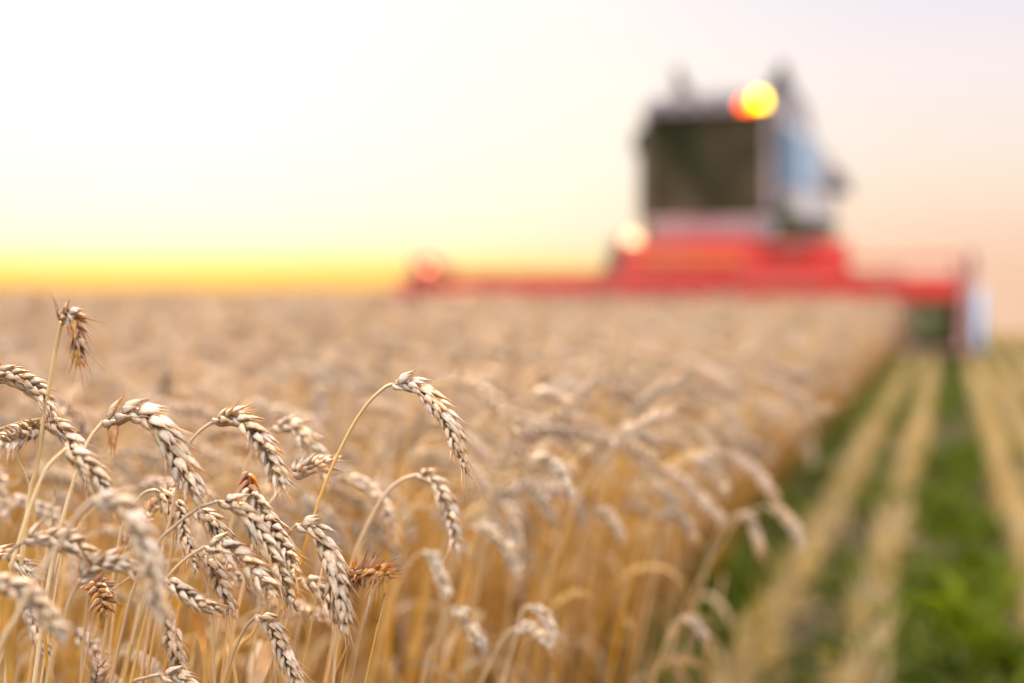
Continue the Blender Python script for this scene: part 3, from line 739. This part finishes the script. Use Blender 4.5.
# each: name of look | stem pixels (x,y) bottom to neck | ear pixels neck to tip | depth at stem bottom, neck, tip | ear size | options
HERO = [
 ('H1', [(24, 540), (36, 470), (48, 395), (56, 350), (62, 322)], [(62, 322), (64, 315), (70, 314), (75, 324), (78, 345), (79, 368)], (1.07, 1.05, 1.02), .92, dict(r=.0021, spread=.36, roll=.5, tip_orange=True, pale=True),
  'tallest stalk at far left, pale thick stem, ear folded sharply down'),
 ('H2', [(-60, 470), (-40, 405), (-12, 375)], [(-12, 375), (5, 374), (24, 382), (42, 397), (54, 420)], (1.1, 1.08, 1.06), 1.1, dict(),
  'ear entering from the left edge just behind the tall pale stem'),
 ('H3', [(-40, 480), (-15, 440), (12, 425), (42, 419)], [(42, 419), (58, 428), (74, 446), (86, 468), (96, 490)], (1.1, 1.07, 1.06), 1.1, dict(),
  'ear on a level grey stem crossing behind the tall pale stem at the left edge'),
 ('H4', [(38, 560), (30, 490), (17, 452), (22, 440)], [(40, 428), (28, 430), (14, 438), (2, 445)], (1.09, 1.09, 1.02), 1.0, dict(spread=.5),
  'short ear pointing left, on a thin orange stem beside the left edge'),
 ('H5', [(-5, 640), (18, 545), (40, 482), (52, 462), (66, 449)], [(66, 449), (82, 460), (97, 480), (110, 505)], (.98, .98, .98), 1.1, dict(r=.0016, pale=True),
  'ear with dark gaps on a pale curved stem just below the big arched ear'),
 ('H6', [(40, 640), (58, 540), (74, 480), (88, 442), (103, 422)], [(103, 422), (122, 412), (143, 414), (163, 432), (181, 463), (194, 488), (202, 508)], (1.05, 1.05, 1.03), 1.42, dict(spread=.30, r=.0017, pale=True),
  'biggest sharp ear, broad and pale, arching over with orange husk at neck'),
 ('H7', [(150, 620), (170, 520), (186, 453), (198, 433), (214, 421)], [(214, 421), (228, 417), (245, 424), (260, 440), (274, 466), (290, 494)], (1.08, 1.06, 1.03), 1.12, dict(awns=.6, spread=.36),
  'sharp bristly ear with dark gaps, hanging right of the biggest ear'),
 ('H8', [(225, 560), (245, 470), (262, 438), (275, 427)], [(275, 427), (292, 426), (308, 440), (320, 458), (328, 482)], (1.25, 1.24, 1.22), 1.1, dict(awns=.1),
  'soft-focus ear curving down just behind the bristly ear with dark gaps'),
 ('H9', [(240, 600), (262, 520), (280, 490), (292, 476)], [(292, 476), (305, 468), (320, 464), (340, 461)], (1.16, 1.15, 1.14), 1.0, dict(spread=.5),
  'short ear pointing level to the right, its tip touching the tall arched stem'),
 ('H10', [(276, 700), (268, 610), (258, 520), (247, 470)], [(249, 474), (252, 492), (263, 512), (276, 534), (288, 556), (297, 582)], (1.13, 1.10, 1.03), 1.15, dict(spread=.36, top_orange=True),
  'ear with orange broken husks at its upright top, amid the sharp cluster'),
 ('H11', [(120, 640), (153, 552), (175, 526), (198, 509), (218, 501)], [(218, 501), (232, 503), (248, 517), (262, 540), (276, 568), (288, 592), (297, 612)], (1.04, 1.03, 1.04), 1.12, dict(awns=.5),
  'ear on an arched grey stem entering the sharp cluster, first husks large and smooth'),
 ('H12', [(270, 690), (280, 600), (287, 540), (297, 524)], [(297, 524), (312, 527), (325, 545), (334, 575), (341, 605), (346, 636)], (1.09, 1.07, 1.05), 1.15, dict(),
  'sharp ear with neat two-rowed husks hanging just right of the straight golden stem'),
 ('H13', [(225, 690), (255, 630), (275, 590), (302, 578)], [(302, 578), (315, 586), (326, 600), (340, 625)], (1.17, 1.16, 1.15), 1.05, dict(),
  'softer ear partly hidden behind the neat two-rowed ear'),
 ('H14', [(232, 760), (262, 668), (285, 606), (302, 556), (322, 492), (345, 440), (365, 407), (383, 389), (393, 384)], [(393, 384), (408, 383), (424, 392), (440, 410), (453, 433), (462, 455), (467, 474)], (1.09, 1.08, 1.06), 1.06, dict(r=.0014, roll=.15, longawn=True, spread=.25),
  'lone sharp ear right of the cluster on a long slender arching stem'),
 ('H15', [(330, 660), (352, 565), (368, 525), (385, 495), (402, 480), (418, 475)], [(418, 475), (430, 478), (443, 495), (452, 520), (458, 553)], (1.26, 1.23, 1.21), 1.05, dict(r=.0020, spread=.36),
  'soft ear hanging on an orange arched stem below the lone arching ear'),
 ('H16', [(310, 620), (322, 520), (332, 484), (346, 476)], [(346, 476), (360, 482), (374, 494), (386, 512), (396, 534)], (1.40, 1.38, 1.36), 1.1, dict(),
  'blurred ear with orange neck left of the orange arched stem'),
 ('H17', [(332, 700), (338, 630), (343, 604), (347, 592)], [(347, 590), (352, 580), (364, 574), (378, 573), (392, 577)], (1.12, 1.12, 1.00), 1.0, dict(spread=.6, orange=True, awns=.8),
  'orange brown ear seen end-on, pointing right with bristly awns'),
 ('H18', [(205, 760), (228, 670), (243, 632), (257, 615)], [(257, 615), (270, 624), (281, 646), (292, 668), (302, 694)], (1.08, 1.08, 1.06), .98, dict(awns=.7),
  'small ear below the cluster beside the stem node with the dry leaf'),
 ('H19', [(150, 660), (170, 560), (176, 510), (174, 495)], [(174, 497), (180, 512), (184, 532), (190, 552), (196, 572)], (1.12, 1.12, 1.08), 1.0, dict(awns=.5),
  'ear hanging under the tip of the biggest ear among orange straws'),
 ('H20', [(230, 640), (215, 560), (202, 520), (197, 512)], [(197, 512), (208, 517), (222, 533), (234, 552), (240, 566)], (1.1, 1.1, 1.07), 1.0, dict(),
  'ear behind the arched grey stem, dark brown along its back'),
 ('H21', [(140, 640), (160, 590), (172, 572), (188, 557), (204, 547)], [(204, 547), (220, 545), (236, 554), (252, 570), (265, 584), (276, 598)], (1.03, 1.03, 1.02), 1.12, dict(spread=.38),
  'ear with large smooth husks on a short pale stem below the arched grey stem'),
 ('H22', [(215, 700), (212, 620), (206, 575), (205, 556)], [(206, 556), (212, 566), (220, 583), (228, 602), (233, 616)], (1.1, 1.1, 1.09), 1.0, dict(),
  'narrow ear hanging steeply under the large smooth-husked ear'),
 ('H23', [(110, 600), (125, 520), (136, 502), (146, 492), (157, 490)], [(157, 490), (163, 494), (168, 506), (172, 520)], (1.1, 1.1, 1.1), .9, dict(),
  'short ear on a small orange hooked neck under the biggest ear'),
 ('H24', [(-20, 720), (20, 610), (58, 545), (78, 515), (96, 498)], [(96, 498), (116, 502), (134, 522), (147, 552), (156, 588), (162, 628)], (.86, .84, .82), 1.12, dict(r=.0018),
  'large heavily blurred ear in front of all others, hanging in the lower left'),
 ('H25', [(-120, 700), (-60, 610), (-25, 580)], [(-25, 580), (0, 582), (26, 594), (48, 616), (66, 642)], (.87, .87, .86), 1.08, dict(),
  'blurred near ear entering from the left edge low down, smooth and thick'),
 ('H26', [(-30, 680), (-5, 580), (10, 553), (24, 541)], [(24, 541), (42, 538), (62, 541), (80, 548), (97, 561)], (.97, .96, .96), 1.02, dict(spread=.4),
  'nearly level ear crossing behind two thin stems at the left'),
 ('H27', [(40, 720), (58, 640), (70, 600), (80, 580)], [(80, 580), (92, 567), (108, 563), (124, 567), (140, 580)], (.97, .96, .95), 1.05, dict(),
  'level ear directly above the dark orange hanging ear'),
 ('H28', [(78, 740), (84, 640), (90, 590), (94, 582)], [(94, 583), (99, 588), (102, 600), (104, 616)], (1.14, 1.11, 1.05), 1.1, dict(spread=.5, orange=True),  # orange husk colour paints the backlight into this ear
  'dark orange backlit ear hanging tucked under a level pale ear'),
 ('H29', [(120, 700), (140, 620), (152, 582), (164, 577)], [(164, 577), (178, 588), (194, 600), (210, 607), (222, 612)], (1.03, 1.03, 1.02), .98, dict(awns=.6),
  'ear slanting right with long awns, just beyond the large blurred ear'),
 ('H30', [(176, 760), (172, 680), (166, 620), (165, 603)], [(165, 603), (168, 620), (174, 645), (183, 670), (187, 684)], (1.12, 1.12, 1.1), 1.0, dict(awns=.5),
  'ear hanging straight down beside an upright golden stem at the bottom'),
 ('H31', [(110, 720), (128, 686), (145, 678), (160, 675)], [(160, 675), (174, 675), (188, 684), (198, 702)], (1.04, 1.04, 1.04), .95, dict(),
  'ear on a hooked white neck cut off by the bottom edge'),
 ('H32', [(92, 760), (94, 705)], [(92, 702), (95, 688), (98, 672), (97, 656)], (1.07, 1.07, 1.05), .85, dict(spread=.5),
  'small upright ear tip poking up at the bottom left'),
 ('H33', [(-10, 700), (10, 640), (20, 604)], [(20, 602), (28, 612), (36, 630), (45, 650), (48, 662)], (1.17, 1.17, 1.16), .95, dict(),
  'dark ragged ear hanging behind the thick blurred ear at the left edge'),
 ('H34', [(-60, 640), (-35, 575), (-12, 556)], [(-12, 556), (5, 556), (22, 566), (38, 580)], (1.08, 1.08, 1.07), 1.0, dict(),
  'ear just inside the left edge, half hidden behind thin stems'),
 ('H35', [(380, 640), (396, 590), (412, 560), (426, 550)], [(426, 550), (434, 560), (441, 578), (448, 600)], (1.5, 1.48, 1.46), 1.1, dict(),
  'pale blurred ear hanging below the soft ear on the orange stem'),
 ('H36', [(420, 690), (436, 640), (446, 614), (455, 606)], [(455, 606), (466, 618), (476, 635), (486, 652)], (1.38, 1.36, 1.35), 1.0, dict(),
  'small white blurred ear low in the middle, slanting down right'),
 ('H37', [(440, 640), (452, 560), (462, 532), (474, 524)], [(474, 524), (490, 530), (504, 544), (514, 562), (520, 580)], (1.6, 1.58, 1.56), 1.1, dict(),
  'blurred arched ear in the middle, left of the long arched blurred stem'),
 ('H38', [(470, 720), (492, 660), (505, 636), (516, 628)], [(516, 628), (530, 630), (542, 638), (552, 648)], (1.42, 1.42, 1.4), 1.0, dict(),
  'white blurred ear almost level at the lower middle'),
 ('H39', [(500, 700), (515, 640), (522, 612), (530, 605)], [(530, 605), (541, 612), (549, 626), (556, 644)], (1.44, 1.44, 1.42), 1.0, dict(),
  'white blurred ear hanging just above the almost level one'),
 ('H40', [(470, 560), (486, 480), (500, 435), (513, 408), (532, 393)], [(532, 393), (550, 393), (566, 403), (578, 420)], (1.72, 1.68, 1.64), 1.1, dict(),
  'blurred ear on the highest arch in the middle of the picture'),
 ('H41', [(460, 600), (482, 520), (500, 475), (516, 461), (530, 457)], [(530, 457), (548, 460), (562, 475), (572, 502)], (1.55, 1.52, 1.5), 1.1, dict(),
  'blurred ear on the second arch, right below the highest arch'),
 ('H42', [(470, 640), (484, 560), (494, 515), (504, 500)], [(504, 500), (511, 512), (516, 535), (519, 562)], (1.62, 1.6, 1.58), 1.1, dict(),
  'blurred ear hanging straight down left of the second arch'),
 ('H43', [(560, 640), (575, 560), (585, 522), (595, 510)], [(595, 510), (606, 514), (616, 526), (624, 543)], (1.75, 1.72, 1.7), 1.1, dict(),
  'small blurred ear between the arches and the crop edge'),
 ('H44', [(640, 600), (660, 500), (674, 466), (688, 454)], [(688, 454), (704, 462), (718, 478), (728, 496)], (2.0, 1.97, 1.94), 1.2, dict(),
  'blurred orange-pink ear high at the crop edge'),
 ('H45', [(640, 640), (664, 540), (676, 506), (690, 496)], [(690, 496), (704, 500), (716, 512), (724, 526)], (1.95, 1.93, 1.9), 1.1, dict(),
  'blurred ear just below the orange-pink one at the crop edge'),
 ('H46', [(610, 680), (632, 570), (645, 525), (658, 514)], [(658, 514), (672, 515), (686, 524), (696, 538)], (1.85, 1.83, 1.8), 1.1, dict(),
  'blurred ear left of the pair overhanging the stubble'),
 ('H47', [(680, 680), (706, 570), (720, 528), (736, 514)], [(736, 514), (748, 519), (756, 534), (760, 554)], (1.9, 1.9, 1.88), 1.1, dict(),
  'left ear of the pair overhanging the dark strip beside the stubble'),
 ('H48', [(650, 700), (690, 600), (720, 545), (742, 516), (760, 508), (772, 509)], [(772, 509), (784, 514), (794, 528), (802, 550)], (1.95, 1.92, 1.88), 1.1, dict(),
  'rightmost ear of all, overhanging the stubble on a long arched stem'),
 ('H49', [(640, 720), (660, 660), (672, 626), (684, 617)], [(684, 617), (692, 621), (700, 630), (707, 642)], (1.72, 1.7, 1.68), .95, dict(),
  'small white blurred ear lowest at the crop edge near the green weeds'),
]
def stalk_root(p): return empty('wheat_stalk', (p.x, p.y, ground_z(p.y)))
def hero(spec):
    key, stem_px, ear_px, (d0, dn, dt), size, opt, label = spec
    rng = random.Random(hash_key(key))
    n = len(stem_px)
    P = [at(x, y, d0 + (dn - d0) * (i / (n - 1))) for i, (x, y) in enumerate(stem_px)]
    n = len(ear_px)
    E = [at(x, y, dn + (dt - dn) * (i / (n - 1))) for i, (x, y) in enumerate(ear_px)]
    # carry the stem on down to the ground, easing to upright
    low = P[0]; d = (P[1] - P[0]); slope = Vector((d.x, d.y, 0)) / max(.02, d.z) if d.z > 0 else Vector((0, 0, 0))
    slope = Vector((max(-.28, min(.28, slope.x)), max(-.28, min(.28, slope.y)), 0))
    base = low - slope * low.z * .65; base.z = 0
    mid = base.lerp(low, .55) - slope * .02
    path = catmull([base, mid] + P[:-1] + [E[0]], 7)
    root = stalk_root(base); tag(root, label, 'wheat stalk', GROUP)
    r = opt.get('r', .0014)
    st = tube(path, lambda f: r * (1.35 - .5 * f), 10)
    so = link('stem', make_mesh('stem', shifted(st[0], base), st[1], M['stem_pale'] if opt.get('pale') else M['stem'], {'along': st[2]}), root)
    # nodes on the stem
    L = arclen(path)
    for f in (.38, .66):
        p, t = sample(path, L, L[-1] * f)
        nv = tube([p - t * .004, p - t * .0015, p + t * .0015, p + t * .004], lambda q: r * (1.15 + .75 * math.sin(q * math.pi)), 10, f, f)
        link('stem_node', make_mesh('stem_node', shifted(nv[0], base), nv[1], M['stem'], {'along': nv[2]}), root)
    ear_c = catmull(E, 7)
    husk = M['husk_orange'] if opt.get('orange') else M['husk']
    rv = tube(ear_c, lambda f: .0007 - .0004 * f, 6)
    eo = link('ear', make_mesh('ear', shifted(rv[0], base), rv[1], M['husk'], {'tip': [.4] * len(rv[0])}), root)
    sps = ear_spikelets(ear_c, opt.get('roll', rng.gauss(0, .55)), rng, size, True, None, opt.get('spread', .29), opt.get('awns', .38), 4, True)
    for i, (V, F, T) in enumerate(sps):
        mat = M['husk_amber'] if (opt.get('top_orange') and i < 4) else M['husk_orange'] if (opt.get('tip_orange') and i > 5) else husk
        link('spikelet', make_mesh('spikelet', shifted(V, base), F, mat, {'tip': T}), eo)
    if opt.get('longawn'):
        e, t = ear_c[-1], (ear_c[-1] - ear_c[-3]).normalized()
        for dx, dz, l in ((-.10, -1, .020), (.45, -.55, .026), (.15, -.9, .012)):
            dd = (Vector((dx, 0, dz))).normalized()
            av = tube([e - t * .006, e + dd * l * .5, e + dd * l + Vector((0, 0, -.002))], lambda f: .00055 * (1 - .7 * f), 5, .9, 1)
            link('awn', make_mesh('awn', shifted(av[0], base), av[1], M['stem'], {'along': av[2]}), eo)
    # a dry leaf on most stalks, low on the stem
    if rng.random() < .75 or key == 'H14':
        f = rng.uniform(.5, .66); p, t = sample(path, L, L[-1] * f)
        az = rng.uniform(0, 6.28); dd = Vector((math.cos(az), math.sin(az), 0)); ll = rng.uniform(.09, .17); Q = [p]
        for i in range(10):
            e = 1.25 - i * rng.uniform(.22, .38)
            Q.append(Q[-1] + (dd * math.cos(e) + Vector((0, 0, math.sin(e)))) * (ll / 10))
        lv, lf = leaf_strip(catmull(Q, 2), rng.uniform(.003, .0055), rng.uniform(-4, 4), Vector((-dd.y, dd.x, 0)))
        link('leaf', make_mesh('leaf', shifted(lv, base), lf, M['leaf']), root)
    return root
def hash_key(k): return sum(ord(c) * (i * 31 + 7) for i, c in enumerate(k))
HROOT = {}
for h in HERO: HROOT[h[0]] = hero(h)
# sheath and dry leaf at the node of the slender arching stem
def node_leaf():
    root = HROOT['H14']; base = root.location
    Q = [at(285, 610, 1.078), at(277, 634, 1.074), at(266, 660, 1.07), at(256, 690, 1.065), at(250, 715, 1.06)]
    lv, lf = leaf_strip(catmull(Q, 4), .0052, .8, Vector((1, .3, 0)))
    link('leaf', make_mesh('leaf', shifted(lv, base), lf, M['leaf']), root)
    for key, pts_, w in (('H25', [(2, 560, .95), (8, 600, .95), (11, 650, .95), (12, 720, .95)], .0055), ('H29', [(190, 590, 1.05), (198, 620, 1.05), (205, 655, 1.05), (206, 720, 1.05)], .003)):
        r3 = HROOT[key]
        lv, lf = leaf_strip(catmull([at(*q) for q in pts_], 4), w, .6, Vector((1, .2, 0)))
        link('leaf', make_mesh('leaf', shifted(lv, r3.location), lf, M['leaf']), r3)
    root2 = HROOT['H6']; base = root2.location
    V, F, T = merge([spikelet(at(118, 424, 1.045), Vector((-.1, -.1, -1)).normalized(), Vector((-.8, -.6, 0)), Vector((.6, -.8, 0)), random.Random(3), 1.35, True, .01)])
    link('loose_husk', make_mesh('loose_husk', shifted(V, base), F, M['husk_orange'], {'tip': T}), root2)
node_leaf()

# ---- thin bare straws in the near tangle
def bare_straws():
    rg = random.Random(33); protos = []
    for i in range(6):
        h = rg.uniform(.62, .80); lean = rg.uniform(.04, .24); k = rg.uniform(.45, .8)
        P = [Vector((0, 0, 0)), Vector((lean * h * .3, 0, h * .4)), Vector((lean * h * .6, .01, h * .7)), Vector((lean * h, 0, h))]
        if i % 2: P.append(P[-1] + Vector((rg.uniform(-.05, .09), rg.uniform(-.02, .02), -rg.uniform(.02, .10))))
        c = catmull(P, 8) if not i % 2 else catmull(P[:-1], 8) + [P[-1]]
        st = tube(c, lambda f: .0014 - .0007 * f, 8)
        d = Vector((math.cos(i * 2.1), math.sin(i * 2.1), 0)); Q = [c[int(len(c) * k)]]
        for j in range(9):
            e = 1.3 - j * rg.uniform(.2, .45); Q.append(Q[-1] + (d * math.cos(e) + Vector((0, 0, math.sin(e)))) * .015)
        lf = leaf_strip(catmull(Q, 2), rg.uniform(.0025, .0045), rg.uniform(-4, 4), Vector((-d.y, d.x, 0)))
        protos.append((make_mesh('stem', st[0], st[1], M['stem'], {'along': st[2]}), make_mesh('leaf', lf[0], lf[1], M['leaf'])))
    for n in range(34):
        px = rg.uniform(-10, 330); d = rg.uniform(1.04, 1.30); p = at(px, 683, d)
        lean = rg.gauss(0, .05)
        o = empty('dry_straw', (p.x - .06, p.y, 0)); o.rotation_euler = (rg.gauss(0, .05), lean, rg.gauss(0, .9)); sc = rg.uniform(.82, 1.0); o.scale = (sc, sc, sc)
        tag(o, 'thin bare golden straw without an ear, rising in the tangle under the sharp ears', 'straw', 'bare straws among the near stalks')
        for nm, me in zip(('stem', 'leaf'), protos[n % 6]): link(nm, me, o)
bare_straws()

# ---- the next nearest stalks: individuals copied from shared variants
VM = []
for st, ea, lf in VAR:
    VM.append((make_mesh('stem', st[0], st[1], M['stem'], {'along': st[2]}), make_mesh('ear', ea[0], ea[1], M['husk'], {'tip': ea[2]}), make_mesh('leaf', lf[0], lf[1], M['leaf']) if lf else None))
def proj(p):
    v = p - CE; d = v.dot(CF)
    return 512 + v.dot(CR) / d * FPX, 341.5 - v.dot(CU) / d * FPX, d
def place_more():
    rg = random.Random(21); n = 0; tries = 0
    while n < 250 and tries < 20000:
        tries += 1
        y = 1.16 + 1.6 * rg.random() ** .75; x = rg.uniform(-.36 * y - .12, edge_x(y) + .02)
        v = rg.randrange(14); sc = rg.uniform(.84, 1.0) if rg.random() < .8 else rg.uniform(.68, .84)
        if y < 1.45: sc *= .93
        rz = rg.gauss(0, .6)
        ear = Matrix.Rotation(rz, 3, 'Z') @ (Vector(VAR[v][1][0][len(VAR[v][1][0]) // 2]) * sc) + Vector((x, y, 0))
        px, py, d = proj(ear)
        if not (-20 < px < 800 and py < 700): continue
        # keep the sky-lit gap round the lone arching ear and the clean band under the horizon
        if py < 330: continue
        if 330 < px < 480 and py < 470 and d < 1.7: continue
        if (px > 320 and d < 1.5) or (px > 560 and d < 1.75) or (px > 330 and py > 560 and rg.random() < .75): continue
        root = empty('wheat_stalk', (x, y, 0), rz); root.scale = (sc, sc, sc)
        root.rotation_euler = (rg.gauss(0, .05), rg.gauss(.03, .05), rz)
        if d < 1.5: z = 'behind the sharp cluster' if px < 340 else 'right of the sharp cluster'
        elif d < 1.95: z = 'farther back in the left of the crop' if px < 300 else 'in the middle of the crop'
        else: z = 'deep in the left of the crop' if px < 300 else ('deep in the middle of the crop' if px < 560 else 'near the crop edge by the stubble')
        tag(root, 'blurred wheat stalk with drooping ear ' + z, 'wheat stalk', GROUP)
        for nm, me in zip(('stem', 'ear', 'leaf'), VM[v]):
            if me: link(nm, me, root)
        n += 1
place_more()
